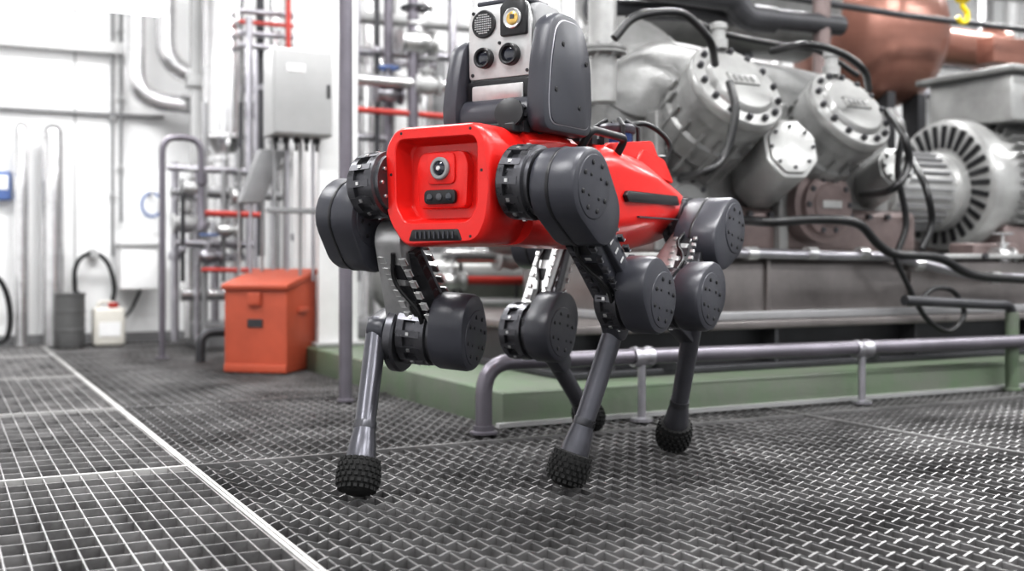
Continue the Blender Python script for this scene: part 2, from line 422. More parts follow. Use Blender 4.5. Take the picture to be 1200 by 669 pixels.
# lidar turret
lp = Q(722, 165, .03); lp.z = 0
lathe(RB, 'lidar_puck', (lp.x, .03, .635), ZU, [(0, .04), (.02, .042), (.022, .036)], 'dark', 28)
lathe(RB, 'lidar_window', (lp.x, .03, .657), ZU, [(0, .036), (.035, .036)], 'blue', 28)
lathe(RB, 'lidar_cap', (lp.x, .03, .692), ZU, [(0, .04), (.004, .042), (.014, .042), (.02, .036), (.022, .02)], 'dark', 28)
bm = bmesh.new()
for k in range(4):
    t = math.pi/4+k*math.pi/2
    add_sweep(bm, [V((lp.x+.05*math.cos(t), .03+.05*math.sin(t), .63)), V((lp.x+.05*math.cos(t), .03+.05*math.sin(t), .705)), V((lp.x+.02*math.cos(t), .03+.02*math.sin(t), .722))], .005, 8)
emit(RB, 'lidar_cage', bm, 'black')
lathe(RB, 'antenna_knob', (lp.x-.13, .07, .60), ZU, [(0, .016), (.03, .016), (.033, .02), (.05, .02), (.055, .012)], 'black', 16)
hose(RB, 'antenna_cable', [(lp.x-.03, .03, .71), (lp.x-.09, .06, .72), (lp.x-.14, .09, .68), (lp.x-.13, .08, .62)], .006)

# pan-tilt inspection head
HEAD0 = set(bpy.data.objects.keys())
ear = [(-.285, .660), (-.120, .660), (-.112, .705), (-.124, .80), (-.142, .858), (-.168, .878), (-.230, .878), (-.262, .858), (-.288, .80), (-.293, .70)]
for nm, l0, s, th, dz in (('head_ear_left', .078, 1, .040, .0), ('head_ear_right', -.073, -1, .034, -.030)):
    e2 = [(x, z if z < .71 else z+dz) for x, z in ear]
    prism(RB, nm, e2, (0, l0, 0), XF, ZU, YL*s, 0, th, 'dark', .010, .03)
    inn = [(-.204+(x+.204)*.84, .765+(z-.765)*.88) for x, z in e2]
    inn2 = [(-.204+(x+.204)*.81, .765+(z-.765)*.865) for x, z in e2]
    prism(RB, nm+'_groove', inn, (0, l0+s*th, 0), XF, ZU, YL*s, -.004, .001, 'pipe', .0005, .025)
    prism(RB, nm+'_inlay', inn2, (0, l0+s*th, 0), XF, ZU, YL*s, -.004, .003, 'dark', .001, .025)
    around(RB, nm+'_bolts', (-.204, l0+s*th, .765), YL*s, .062, 4, 'bolt', (.005, .005), 'black', ph=.5)
prism(RB, 'head_yoke', [(-.28, .662), (-.128, .662), (-.120, .70), (-.138, .728), (-.28, .728)], (0, -.075, 0), XF, ZU, YL, 0, .155, 'dark', .008, .02)
HX = -.150
prism(RB, 'head_camera_body', [(-.09, -.0), (.0, .0), (.008, .05), (.0, .172), (-.02, .183), (-.09, .18)], (HX-.012, -.070, .722), XF, ZU, YL, 0, .140, 'cabd', .006, .012)
prism(RB, 'head_faceplate', [(-.068, 0), (.068, 0), (.070, .10), (.060, .136), (-.060, .136), (-.070, .10)], (HX-.006, 0, .766), YL, ZU, XF, 0, .006, 'sil', .002, .008)
prism(RB, 'head_lower_plate', [(-.068, 0), (.068, 0), (.068, .044), (-.068, .044)], (HX-.006, 0, .720), YL, ZU, V((1, 0, -.25)).normalized(), 0, .012, 'black', .002, .006)
prism(RB, 'head_lower_inlay', [(-.056, 0), (.056, 0), (.056, .028), (-.056, .028)], (HX-.006, 0, .728), YL, ZU, V((1, 0, -.25)).normalized(), 0, .0145, 'sil', .001, .004)
fx = HX
lathe(RB, 'head_ultrasound_disc', (fx, -.034, .868), XF, [(0, .026), (.003, .026), (.004, .024), (.0035, .022)], 'black', 28)
bm = bmesh.new()
for i in range(-5, 6):
    for j in range(-5, 6):
        if i*i+j*j < 25: add_box(bm, (fx+.0045, -.034+i*.0042, .868+j*.0042), (.002, .0022, .0022))
emit(RB, 'head_ultrasound_grid', bm, 'sil')
prism(RB, 'head_zoom_camera_housing', [(-.028, -.028), (.028, -.028), (.028, .026), (.018, .036), (-.018, .036), (-.028, .026)], (fx, .034, .868), YL, ZU, XF, -.004, .008, 'black', .002, .004)
lathe(RB, 'head_zoom_camera_ring', (fx+.007, .034, .87), XF, [(0, .019), (.004, .019), (.005, .0175), (.003, .013)], 'alu', 28)
lathe(RB, 'head_zoom_camera_lens', (fx+.007, .034, .87), XF, [(0, .013), (.004, .012), (.006, .006), (.0062, 0)], 'brass', 24)
box(RB, 'head_zoom_camera_prism', (fx+.0135, .036, .872), (.003, .008, .008), 'glass')
for i, (y, z, r) in enumerate(((-.031, .804, .019), (.026, .806, .020))):
    lathe(RB, 'head_lens_barrel_%d' % i, (fx, y, z), XF, [(0, r), (.012, r), (.014, r*.9), (.013, r*.72), (.008, r*.66)], 'black', 28)
    lathe(RB, 'head_lens_glass_%d' % i, (fx+.005, y, z), XF, [(0, r*.66), (.004, r*.6), (.006, r*.3), (.0063, 0)], 'glass', 24)
bm = bmesh.new()
for y, z in ((-.060, .775), (.060, .775), (-.058, .89), (0, .83)): add_lathe(bm, V((fx, y, z)), XF, [(0, .0035), (.002, .003)], 10)
emit(RB, 'head_screws', bm, 'black')
box(RB, 'head_top_shade', (HX-.045, 0, .908), (.08, .11, .01), 'dark', .004)
boxr(RB, 'head_rear_bracket', (-.30, -.06, .80), (-.27, .06, .9), 'black', .004)
for o in bpy.data.objects:
    if o.name not in HEAD0: o.location = (0, .016, -.011)

def drive_ring(nm, p0, p1, r):
    """ribbed actuator section between p0 and p1"""
    p0, p1 = V(p0), V(p1); a = (p1-p0).normalized(); L = (p1-p0).length
    lathe(RB, nm, p0, a, [(0, r*.86), (L*.1, r*.9), (L*.12, r), (L*.3, r), (L*.32, r*.88), (L*.6, r*.88), (L*.62, r*1.0), (L*.85, r*1.0), (L*.88, r*.9), (L, r*.9)], 'gun', 36)
    around(RB, nm+'_lugs', p0+a*L*.45, a, r*.93, 12, 'box', (r*.16, r*.20, L*.62), 'gun')
    for e, s in ((p0, -1), (p1, 1)):
        around(RB, nm+'_bolts', e, a*s, r*.70, 10, 'bolt', (.0035, .003), 'alu')
    around(RB, nm+'_lug_screws', p0+a*L*.45, a, r*1.01, 12, 'box', (.004, .006, .006), 'alu')
def cap_detail(nm, c, a, r):
    c = V(c); a = V(a).normalized()
    lathe(RB, nm+'_cap_disc', c-a*.001, a, [(0, r*.96), (.0025, r*.93), (.003, r*.9)], 'dark', 40)
    around(RB, nm+'_cap_bolts', c+a*.001, a, r*.72, 8, 'bolt', (.0045, .0028), 'black', ph=.2)
    around(RB, nm+'_cap_pins', c+a*.0015, a, r*.42, 4, 'bolt', (.003, .002), 'black', ph=.6)

def foot(nm, top, ft):
    """shank tube, tapered ankle and knobbly rubber foot standing on the floor"""
    top, ft = V(top), V(ft); a = (ft-top).normalized(); L = (ft-top).length
    lathe(RB, nm+'_shank', top, a, [(0, .016), (.004, .0200), (L*.66, .0190), (L*.68, .0205), (L*.72, .0205), (L*.78, .0235), (L*.88, .027), (L*.90, .027)], 'shank', 28)
    lathe(RB, nm+'_shank_ferrule', top+a*L*.665, a, [(0, .0208), (.012, .0212), (.014, .0205)], 'gun', 28)
    c = V((ft.x, ft.y, .038))
    lathe(RB, nm+'_foot', c-a*.030, a, [(0, .024), (.004, .034), (.012, .036), (.045, .0355), (.056, .030), (.064, .018), (.0655, 0)], 'rubber', 32)
    bm = bmesh.new(); aa, u, v = frame(a)
    for k, (t, rr) in enumerate(((-.024, .0355), (-.014, .0375), (-.004, .0385), (.006, .0385), (.016, .037), (.025, .033))):
        for i in range(20):
            th = 2*math.pi*(i+.5*(k % 2))/20; q = u*math.cos(th)+v*math.sin(th)
            add_box(bm, c+a*t+q*(rr-.002), (.007, .0066, .0062), (q, aa.cross(q), aa))
    emit(RB, nm+'_tread', bm, 'rubber')

def leg(nm, hip, hip_ax, hw, rh, knee, knee_ax, kcap, kring, kfar, rk, thigh_off, thigh_m, shank_top, ft, hr=.86, ext=.22):
    hip, knee = V(hip), V(knee); ha = V(hip_ax).normalized(); ka = V(knee_ax).normalized()
    d = (knee-hip); d = d-ha*d.dot(ha)
    c1 = hip+d*ext
    link(RB, nm+'_hip_cover', hip, rh, c1, rh*hr, ha, hw[0], hw[1], 'dark', .010)
    mid = hw[0]+(hw[1]-hw[0])*.42
    link(RB, nm+'_hip_band', hip, rh+.0015, c1, rh*hr+.0015, ha, mid-.003, mid+.003, 'black', .001)
    cap_detail(nm+'_hip', hip+ha*hw[1], ha, rh*.86)
    # thigh link: flat side plates around a dark spine
    t0 = hip+d*.18+ha*thigh_off[0]; t1 = knee+ka*thigh_off[1]
    ta = (ha+ka).normalized(); w = .029
    dd = (t1-t0); du = (dd-ta*dd.dot(ta)).normalized(); dn = ta.cross(du); du = dd.normalized()
    link(RB, nm+'_thigh_link', t0, .038, t1, .036, ta, -w, w, thigh_m, .005)
    edge = 'alu' if thigh_m != 'dark' else 'gun'
    bm = bmesh.new(); bm2 = bmesh.new(); bm3 = bmesh.new()
    for s in (-1, 1):
        for i in range(6):
            p = t0+dd*(.18+.12*i)
            add_lathe(bm, p+ta*s*w*.97, ta*s, [(0, .0085), (.003, .0085), (.003, .006), (.001, .005)], 12)
        for i in range(3):
            p = t0+dd*(.26+.22*i)+dn*s*.0372
            add_box(bm2, p, (.030, .003, .022), (du, dn, ta))
        for i in range(7):
            for k in (-1, 1):
                add_box(bm3, t0+dd*(.14+.115*i)+dn*s*.0385+ta*k*w*.78, (.012, .006, .010), (du, dn, ta), .001)
    emit(RB, nm+'_thigh_inserts', bm, 'gun'); emit(RB, nm+'_thigh_pockets', bm2, 'black'); emit(RB, nm+'_thigh_clips', bm3, edge)
    box(RB, nm+'_thigh_spine', (t0+t1)/2, (dd.length*.8, .026, w*2+.006), 'dark' if thigh_m == 'dark' else 'gun', .003, (du, dn, ta))
    o = dn if dn.x > 0 else -dn
    hose(RB, nm+'_thigh_cable', [t0+dd*.05+o*.042+ta*.01, t0+dd*.35+o*.045-ta*.012, t0+dd*.65+o*.045+ta*.008, t0+dd*.95+o*.040-ta*.01], .004)
    k1 = knee+(t0-knee-ka*(t0-knee).dot(ka))*.14
    link(RB, nm+'_knee_cover', knee, rk, k1, rk*.9, ka, kcap[0], kcap[1], 'dark', .010)
    far = kcap[1] if abs(kcap[1]) > abs(kcap[0]) else kcap[0]
    cap_detail(nm+'_knee', knee+ka*far, ka*(1 if far > 0 else -1), rk*.86)
    drive_ring(nm+'_knee_drive', knee+ka*kring[0], knee+ka*kring[1], rk*.95)
    st = V(shank_top); sd = (V(ft)-st).normalized()
    kc = knee+ka*kfar
    link(RB, nm+'_shank_bracket', kc, .040, st+sd*.02, .024, ka, -.018, .018, 'dark', .006)
    lathe(RB, nm+'_shank_pivot', kc-ka*.022, ka, [(0, .024), (.002, .026), (.042, .026), (.044, .024)], 'gun', 24)
    around(RB, nm+'_shank_pivot_bolts', kc+ka*.022, ka, .016, 6, 'bolt', (.003, .003), 'alu')
    foot(nm, st, ft)
    return t0, dd, ta, dn, w

# front-left leg (nearest the right-hand side of the view)
hipFL = Q(668, 219, .212); kneeFL = Q(748, 350, .235)
t0, dd, ta, dn, w = leg('front_left', hipFL, (0, 1, -.03), (-.044, .046), .067, kneeFL, (0, 1, -.03), (-.012, .050), (-.065, -.008), -.055, .063,
    (-.01, -.02), 'dark', Q(724, 372, .18), (-.226, .119, .034), .84, .22)
bm = bmesh.new(); du = dd.normalized()
for i in range(4): add_box(bm, t0+dd*(.35+.1*i)+ta*(w+.004), (.004, .014, .001), (du, dn, ta))
for i in range(3):
    for s in (-1, 1): add_box(bm, t0+dd*(.37+.2*i)+dn*s*.0385, (.006, .0015, .012), (du, dn, ta))
emit(RB, 'front_left_thigh_labels', bm, 'sil')
drive_ring('front_left_abduction', (hipFL.x+.01, .104, hipFL.z+.012), (hipFL.x+.01, .168, hipFL.z+.008), .064)
# front-right leg
hipFR = Q(417, 252, -.24); kneeFR = Q(522, 392, -.10)
axk = V((-.035, .16, -.012))
leg('front_right', hipFR, (-.0, 1, -.10), (-.045, .050), .068, kneeFR, axk, (-.012, .062), (-.085, -.008), -.118, .064,
    (.092, -.008), 'tgrey', Q(443, 374, -.215), (.042, -.157, .034))
drive_ring('front_right_abduction', (hipFR.x+.02, -.20, hipFR.z+.050), (hipFR.x+.02, -.125, hipFR.z+.054), .060)
lathe(RB, 'front_right_knee_wheel', kneeFR-axk.normalized()*.082+V((0, 0, -.014)), -axk, [(0, .062), (.004, .066), (.018, .066), (.024, .058), (.026, .03)], 'gun', 32)
# rear-left leg
hipRL = Q(836, 268, .19); kneeRL = Q(806, 350, .235)
leg('rear_left', hipRL, (0, 1, 0), (-.05, .050), .068, kneeRL, (0, 1, 0), (-.01, .05), (-.06, -.008), -.05, .064,
    (-.03, -.02), 'alu', Q(812, 380, .20), (-.704, .110, .034))
drive_ring('rear_left_abduction', (hipRL.x, .09, hipRL.z+.01), (hipRL.x, .145, hipRL.z+.01), .060)
# rear-right leg
hipRR = V((-.735, -.235, .515)); kneeRR = Q(630, 388, -.17)
leg('rear_right', hipRR, (0, 1, 0), (-.05, .06), .070, kneeRR, (0, 1, 0), (.0, .065), (-.07, .0), .02, .068,
    (.05, -.005), 'alu', Q(648, 418, -.16), (-.847, -.184, .034))
drive_ring('rear_right_abduction', (hipRR.x, -.16, hipRR.z+.01), (hipRR.x, -.10, hipRR.z+.01), .06)

# ------------------------------------------------------------------ compressor package on skid
G = Grp('gas_compressor', (2.6, 3.1, .086))
boxr(G, 'skid_bottom_flange', (1.55, 2.66, .086), (5.6, 3.9, .105), 'dsteel', .003)
boxr(G, 'skid_web', (1.57, 2.74, .10), (5.58, 3.85, .215), 'dsteel')
boxr(G, 'skid_top_flange', (1.55, 2.66, .21), (5.6, 3.9, .235), 'skid', .004)
for i in range(7): boxr(G, 'skid_gusset_%d' % i, (1.7+i*.6, 2.67, .104), (1.715+i*.6, 2.75, .212), 'dsteel')
for i in range(5): lathe(G, 'skid_foot_%d' % i, (1.9+i*.8, 2.69, .10), ZU, [(0, .04), (.02, .04), (.022, .018), (.06, .018)], 'black', 16)
boxr(G, 'oil_sump', (1.85, 2.72, .24), (4.6, 3.5, .43), 'skid', .025)
boxr(G, 'sump_top_lip', (1.83, 2.70, .425), (4.62, 3.52, .443), 'castl', .004)
boxr(G, 'sump_lower_rail', (1.83, 2.69, .236), (4.62, 3.5, .262), 'cabd', .004)
for i in range(4): boxr(G, 'sump_stiffener_%d' % i, (2.3+i*.62, 2.705, .26), (2.315+i*.62, 2.73, .425), 'skid', .003)
bm = bmesh.new()
for i in range(12): add_lathe(bm, V((1.95+i*.22, 2.70, .434)), V((0, -1, 0)), [(0, .012), (.012, .012)], 6)
emit(G, 'sump_bolts', bm, 'dsteel')
# crankcase
prism(G, 'crankcase', [(1.85, .44), (3.15, .44), (3.15, .95), (2.95, 1.08), (2.1, 1.16), (1.9, 1.05)], (0, 3.0, 0), XF, ZU, YL, 0, .9, 'cast', .05, .12)
boxr(G, 'crankcase_base', (1.9, 2.93, .44), (3.2, 3.8, .60), 'castb', .03)
boxr(G, 'crankcase_rib_1', (2.52, 2.9, .45), (2.56, 3.1, .95), 'cast', .008)
boxr(G, 'crankcase_rib_2', (2.03, 2.92, .45), (2.07, 3.1, .9), 'cast', .008)
bm = bmesh.new()
for i in range(14): add_lathe(bm, V((1.96+i*.09, 2.93, .575)), V((0, -1, 0)), [(0, .011), (.014, .011)], 6)
emit(G, 'crankcase_base_bolts', bm, 'dsteel')

def head(nm, c, nrm, r, L, m1='cast', m2='castl'):
    n = V(nrm).normalized(); c = V(c)
    lathe(G, nm+'_barrel', c-n*L, n, [(0, r*.95), (L*.35, r*.85), (L*.55, r*.86), (L*.6, r*1.02), (L*.74, r*1.05), (L*.76, r*.98), (L*.9, r*.98), (L*.91, r*1.06), (L, r*1.06)], m1, 48)
    lathe(G, nm+'_cover', c, n, [(0, r*1.06), (.006, r*1.08), (.028, r*1.08), (.034, r*1.05), (.036, r*.78), (.05, r*.74), (.056, r*.70), (.058, r*.35), (.058, 0)], m2, 48)
    around(G, nm+'_studs', c+n*.03, n, r*.92, 14, 'bolt', (r*.065, .022), 'dsteel')
    a, u, v = frame(n)
    around(G, nm+'_ribs', c-n*L*.34, n, r*1.0, 16, 'box', (r*.12, r*.06, L*.35), m1)
    box(G, nm+'_nameplate', c+n*.060, (r*.75, r*.26, .006), m2, .002, (u, v, n))
    bm = bmesh.new()
    for i in range(4): add_box(bm, c+n*.064+u*(i-1.5)*r*.15, (r*.08, r*.14, .004), (u, v, n))
    emit(G, nm+'_letters', bm, m1)
    lathe(G, nm+'_gland', c+n*.02-v*r*.9+V((0, 0, .02)), ZU, [(0, .03), (.03, .03), (.032, .022), (.06, .022), (.062, .028), (.08, .028), (.085, .015)], 'castl', 16)
h1 = PY(858, 108, 2.78); h2 = PY(990, 135, 2.78)
head('cylinder_head_1', h1, (.05, -.80, .55), .155, .50)
head('cylinder_head_2', h2, (.05, -.80, .55), .148, .50)
h3 = PY(755, 85, 3.05)
lathe(G, 'suction_chamber', h3+V((0, .3, -.1)), (-.1, -.9, .35), [(0, .2), (.2, .2), (.21, .23), (.24, .23), (.26, .2), (.33, .19), (.36, .12), (.37, 0)], 'cast', 40)
around(G, 'suction_chamber_studs', h3+V((-.02, .10, -.02)), (-.1, -.9, .35), .215, 14, 'bolt', (.012, .02), 'dsteel')
for i, (px, py, Y, r) in enumerate(((922, 178, 2.74, .095), (1045, 200, 2.85, .07))):
    c = PY(px, py, Y); n = V((-.25, -.9, .3)).normalized(); a, u, v = frame(n)
    pts = [(r*math.cos(math.pi/8+k*math.pi/4), r*1.15*math.sin(math.pi/8+k*math.pi/4)) for k in range(8)]
    prism(G, 'valve_box_%d' % i, pts, c, u, v, n, -.25, .03, 'castl', .006, .012)
    prism(G, 'valve_box_lid_%d' % i, [(x*.86, y*.86) for x, y in pts], c, u, v, n, .03, .042, 'castl', .004, .01)
    around(G, 'valve_box_bolts_%d' % i, c+n*.04, n, r*.74, 8, 'bolt', (.006, .01), 'dsteel')
for i, (px, py, Y, r) in enumerate(((968, 240, 2.85, .105), (800, 240, 2.95, .10))):
    c = PY(px, py, Y)
    lathe(G, 'inspection_cover_%d' % i, c+V((0, .15, 0)), (0, -1, 0), [(0, r*1.25), (.14, r*1.22), (.145, r), (.165, r*.98), (.17, r*.7), (.178, r*.66), (.18, 0)], 'castb' if i == 0 else 'cast', 40)
    around(G, 'inspection_bolts_%d' % i, c+V((0, -.005, 0)), (0, -1, 0), r*.85, 10, 'bolt', (.011, .018), 'dsteel')
    box(G, 'inspection_label_%d' % i, c+V((0, -.031, 0)), (r*.8, .004, r*.25), 'castl', .001)
# coupling + motor
mc = PY(1105, 217, 3.2)
lathe(G, 'coupling_housing', (3.1, 3.2, mc.z-.03), XF, [(0, .12), (.02, .15), (.05, .15), (.055, .13), (.12, .13), (.125, .145), (.45, .145), (.46, .16), (.55, .16)], 'castl', 40)
around(G, 'coupling_fins', (3.38, 3.2, mc.z-.03), XF, .15, 28, 'box', (.02, .008, .28), 'cabd')
lathe(G, 'motor_fan_shroud', (mc.x-.02, 3.2, mc.z), XF, [(0, .14), (.005, .24), (.02, .262), (.05, .27), (.09, .27), (.1, .255), (.9, .255), (.92, .275), (1.0, .275)], 'castl', 56)
around(G, 'motor_air_slots', (mc.x-.018, 3.2, mc.z), XF, .195, 30, 'box', (.09, .020, .012), 'black')
around(G, 'motor_rim_bolts', (mc.x-.0, 3.2, mc.z), XF, .252, 12, 'bolt', (.008, .01), 'dsteel')
around(G, 'motor_frame_fins', (mc.x+.5, 3.2, mc.z), XF, .268, 44, 'box', (.04, .008, .72), 'cast')
boxr(G, 'motor_cradle', (mc.x+.1, 2.98, .43), (mc.x+.9, 3.45, .56), 'castb', .02)
boxr(G, 'motor_terminal_box', (3.72, 2.94, mc.z+.24), (4.5, 3.35, mc.z+.43), 'castl', .012)
boxr(G, 'motor_terminal_lid', (3.68, 2.90, mc.z+.43), (4.54, 3.39, mc.z+.455), 'cast', .006)
bm = bmesh.new()
for i in range(5): add_lathe(bm, V((3.82+i*.15, 2.94, mc.z+.34)), V((0, -1, 0)), [(0, .022), (.02, .022), (.022, .014), (.05, .014)], 12)
emit(G, 'terminal_glands', bm, 'black')
boxr(G, 'junction_block', PY(1142, 322, 2.78)+V((0, 0, -.02)), PY(1195, 285, 2.78)+V((0, .12, 0)), 'castb', .01)
valve(G, 'sump_drain_valve', PY(1175, 300, 2.74), XF, .02, 'alu', 'cabd')
# oil separator tank and gas pipes above
tz = PY(1040, 45, 4.0).z
lathe(G, 'separator_tank', (3.72, 4.0, tz), XF, [(0, .0), (.01, .15), (.05, .27), (.12, .34), (.2, .36), (.40, .36), (.50, .33), (.60, .22), (.64, .12), (.66, .095), (1.15, .095), (1.16, .13), (1.21, .13)], 'copper', 56)
for i in range(2): boxr(G, 'separator_saddle_%d' % i, (3.95+i*.2, 3.8, .4), (4.0+i*.2, 3.9, tz-.3), 'dsteel')
lathe(G, 'gas_receiver', (2.35, 3.85, tz+.05), XF, [(0, 0), (.01, .12), (.05, .2), (.12, .25), (1.1, .25), (1.18, .2), (1.2, .1)], 'cast', 48)
for i in range(2): boxr(G, 'receiver_leg_%d' % i, (2.6+i*.5, 3.8, 1.0), (2.65+i*.5, 3.9, tz), 'dsteel')
pipe(G, 'gas_riser', [PY(963, 175, 3.3), PY(963, -60, 3.3)], .035, 'castb')
pipe(G, 'suction_riser', [PY(706, 120, 2.95), PY(706, -60, 2.95)], .045, 'castl')
flange(G, 'suction_flange', PY(706, 60, 2.95), ZU, .075, 'cast')
pipe(G, 'discharge_line', [PY(690, 10, 3.3), PY(800, 12, 3.3), PY(985, 30, 3.3)], .04, 'dsteel')
pipe(G, 'discharge_branch', [PY(735, -20, 3.2), PY(860, -2, 3.2), PY(872, 20, 3.2), PY(905, 24, 3.2)], .05, 'dsteel')
pipe(G, 'oil_line', [PY(700, 40, 3.1), PY(790, 48, 3.1), PY(792, 110, 3.1)], .022, 'castl')
pipe(G, 'upper_line', [PY(880, -10, 3.5), PY(1060, 18, 3.5), PY(1200, 35, 3.5)], .014, 'dsteel')
boxr(G, 'cable_tray', PY(1165, 72, 3.6), PY(1230, 50, 3.6)+V((0, .1, 0)), 'copper', .004)
Yc = 2.62
def cab(n, pts, r=.011, Y=Yc, G_=None):
    hose(G_ or G, n, [PY(p[0], p[1], p[2] if len(p) > 2 else Y) for p in pts], r)
cab('cable_head_1', [(720, 45), (745, 20), (790, 14), (812, 24), (832, 48), (838, 75, 2.7)], .012)
cab('cable_head_1_front', [(855, 96, 2.66), (862, 130), (850, 180), (825, 203), (800, 207, 2.9)], .013)
cab('cable_head_2', [(905, 60, 2.8), (945, 52), (985, 62), (1012, 82), (1018, 105, 2.7)], .012)
cab('cable_head_2_side', [(1040, 130, 2.75), (1060, 160), (1064, 195), (1045, 222), (1010, 228, 2.9)], .013)
cab('cable_over_top', [(735, 22), (760, 14), (800, 20), (850, 40), (910, 52), (960, 60), (1005, 88)], .010, 2.9)
cab('cable_motor_drop', [(1045, 130, 2.9), (1058, 150), (1052, 200), (1062, 260), (1050, 300)], .011, 2.75)
cab('conduit_run', [(870, 258, 2.72), (905, 260), (960, 257), (1005, 262), (1028, 285), (1050, 298), (1100, 302), (1140, 322), (1200, 328)], .015)
cab('conduit_lower', [(1048, 300), (1062, 330), (1085, 372), (1112, 388), (1130, 368), (1118, 342), (1095, 338), (1078, 352)], .009)
cab('motor_cable_1', [(1065, 180, 2.8), (1085, 220), (1092, 262), (1080, 292)], .012)
pipe(G, 'oil_return_pipe', [PY(850, 296, 2.68), PY(1000, 300, 2.68), PY(1040, 300, 2.68), PY(1150, 325, 2.68), PY(1210, 325, 2.68)], .016, 'pipe')
bm = bmesh.new()
for px in (880, 950, 1010, 1075, 1165): add_lathe(bm, PY(px, 297 if px < 1045 else 305+(px-1045)*.17, 2.68)-V((.02, 0, 0)), XF, [(0, .022), (.04, .022)], 10)
emit(G, 'oil_pipe_unions', bm, 'alu')

# guard pipe in front of plinth, with drain leg at its right
gx = PY(567, 400, 2.42).x
G = Grp('guard_rail_pipe', (gx, 2.42, 0))
pipe(G, 'rail_tube', [(gx, 2.42, 0), (gx, 2.42, .172), (4.6, 2.42, .150)], .0205, 'violet', .09, 24)
lathe(G, 'rail_foot_flange', (gx, 2.42, 0), ZU, [(0, .034), (.006, .034), (.008, .026), (.02, .026)], 'violet')
for i, px in enumerate((752, 1010)):
    q = PY(px, 410, 2.42)
    lathe(G, 'rail_union_%d' % i, (q.x-.03, 2.42, .168-.0065*i*1.2), XF, [(0, .026), (.012, .028), (.02, .024), (.04, .024), (.048, .028), (.06, .026)], 'pipe', 24)
    cyl(G, 'rail_support_%d' % i, (q.x, 2.42, .0), (q.x, 2.42, .155), .011, 'pipe')
    lathe(G, 'rail_support_foot_%d' % i, (q.x, 2.42, 0), ZU, [(0, .03), (.008, .03), (.01, .016)], 'pipe')
p = PY(1186, 465, 2.445)
pipe(G, 'drain_pipe', [PY(1060, 352, 2.445), PY(1165, 357, 2.445), (p.x, 2.445, .275), (p.x, 2.445, .0)], .016, 'dsteel')
lathe(G, 'drain_sleeve', (p.x, 2.445, 0), ZU, [(0, .030), (.006, .030), (.008, .021), (.25, .021), (.252, .018)], 'green')

p = PD(405, 470, 3.31)
G = Grp('steel_post', (p.x, p.y, 0))
cyl(G, 'post_tube', (p.x, p.y, 0), (p.x, p.y, 3.1), .020, 'violet')
lathe(G, 'post_base', (p.x, p.y, 0), ZU, [(0, .026), (.006, .026), (.008, .021)], 'violet')

# ------------------------------------------------------------------ middle distance
G = Grp('steel_column', (1.38, 4.35, .086))
boxr(G, 'column_web', (1.36, 4.2, .086), (1.44, 4.5, 3.1), 'white', .003)
boxr(G, 'column_flange_1', (1.32, 4.18, .086), (1.48, 4.20, 3.1), 'white', .002)
boxr(G, 'column_flange_2', (1.32, 4.50, .086), (1.48, 4.52, 3.1), 'white', .002)
boxr(G, 'column_base', (1.30, 4.15, .086), (1.52, 4.54, .10), 'cab', .002)
G = Grp('control_cabinet', (1.2, 4.1, .88))
boxr(G, 'cabinet_body', (1.10, 4.04, .885), (1.33, 4.178, 1.21), 'cab', .006)
boxr(G, 'cabinet_door', (1.106, 4.03, .892), (1.324, 4.042, 1.203), 'cab', .004)
boxr(G, 'cabinet_latch', (1.305, 4.022, 1.03), (1.315, 4.032, 1.08), 'black', .002)
boxr(G, 'cabinet_label', (1.15, 4.026, 1.12), (1.22, 4.031, 1.15), 'white')
bm = bmesh.new()
for i in range(5): add_lathe(bm, V((1.13+i*.04, 4.11, .885)), -ZU, [(0, .012), (.02, .012), (.022, .006), (.05, .006)], 10)
emit(G, 'cabinet_glands', bm, 'black')
for i in range(4): pipe(G, 'cabinet_conduit_%d' % i, [(1.14+i*.05, 4.16, .885), (1.14+i*.05, 4.16, .40-.02*i)], .006, 'pipe' if i % 2 else 'cabd')
boxr(G, 'conduit_strap', (1.11, 4.145, .60), (1.33, 4.178, .62), 'cabd', .002)
G = Grp('junction_box', (1.1, 4.3, .7))
prism(G, 'box_body', [(1.03, .64), (1.12, .64), (1.21, .85), (1.11, .85)], (0, 4.25, 0), XF, ZU, YL, 0, .07, 'cabd', .004, .01)
for i in range(5):
    x = 1.05+i*.045
    pipe(G, 'box_conduit_%d' % i, [(x, 4.345, .86), (x, 4.345, .5-.03*i), (x, 4.345, .0)], .006, 'pipe' if i % 2 else 'cabd')

# orange grit bin, turned clockwise
bp = PD(318, 437, 4.28)
G = Grp('storage_bin', (bp.x, bp.y, 0), math.radians(-42), local=True)
W = .128
prism(G, 'bin_body', [(-.13, 0), (.13, 0), (.13, .37), (-.13, .315)], (-W, 0, 0), V((0, 1, 0)), ZU, XF, .0, 2*W, 'orange', .004, .01)
prism(G, 'bin_lid', [(-.143, .308), (.135, .368), (.135, .388), (-.146, .328)], (-W-.008, 0, 0), V((0, 1, 0)), ZU, XF, 0, 2*W+.016, 'orange', .004, .006)
boxr(G, 'bin_hasp', (-.025, -.145, .25), (.025, -.13, .30), 'orange', .003)
boxr(G, 'bin_skirt', (-W, -.136, .0), (W, -.128, .03), 'orange', .002)
boxr(G, 'bin_label', (-.03, -.135, .17), (.03, -.129, .20), 'dsteel')
boxr(G, 'bin_handle', (W, -.04, .22), (W+.012, .04, .24), 'orange', .003)

p = PD(190, 420, 4.75)
G = Grp('bent_standpipe', (p.x, p.y, 0))
pipe(G, 'tube', [(p.x, p.y, 0), (p.x, p.y, .95), (p.x+.165, p.y, .95), (p.x+.165, p.y, .70)], .0135, 'violet', .07)
lathe(G, 'foot', (p.x, p.y, 0), ZU, [(0, .03), (.006, .03), (.008, .018)], 'violet')
lathe(G, 'nozzle', (p.x+.165, p.y, .80), -ZU, [(0, .022), (.05, .022), (.055, .015), (.22, .015), (.23, .02), (.25, .02)], 'violet')

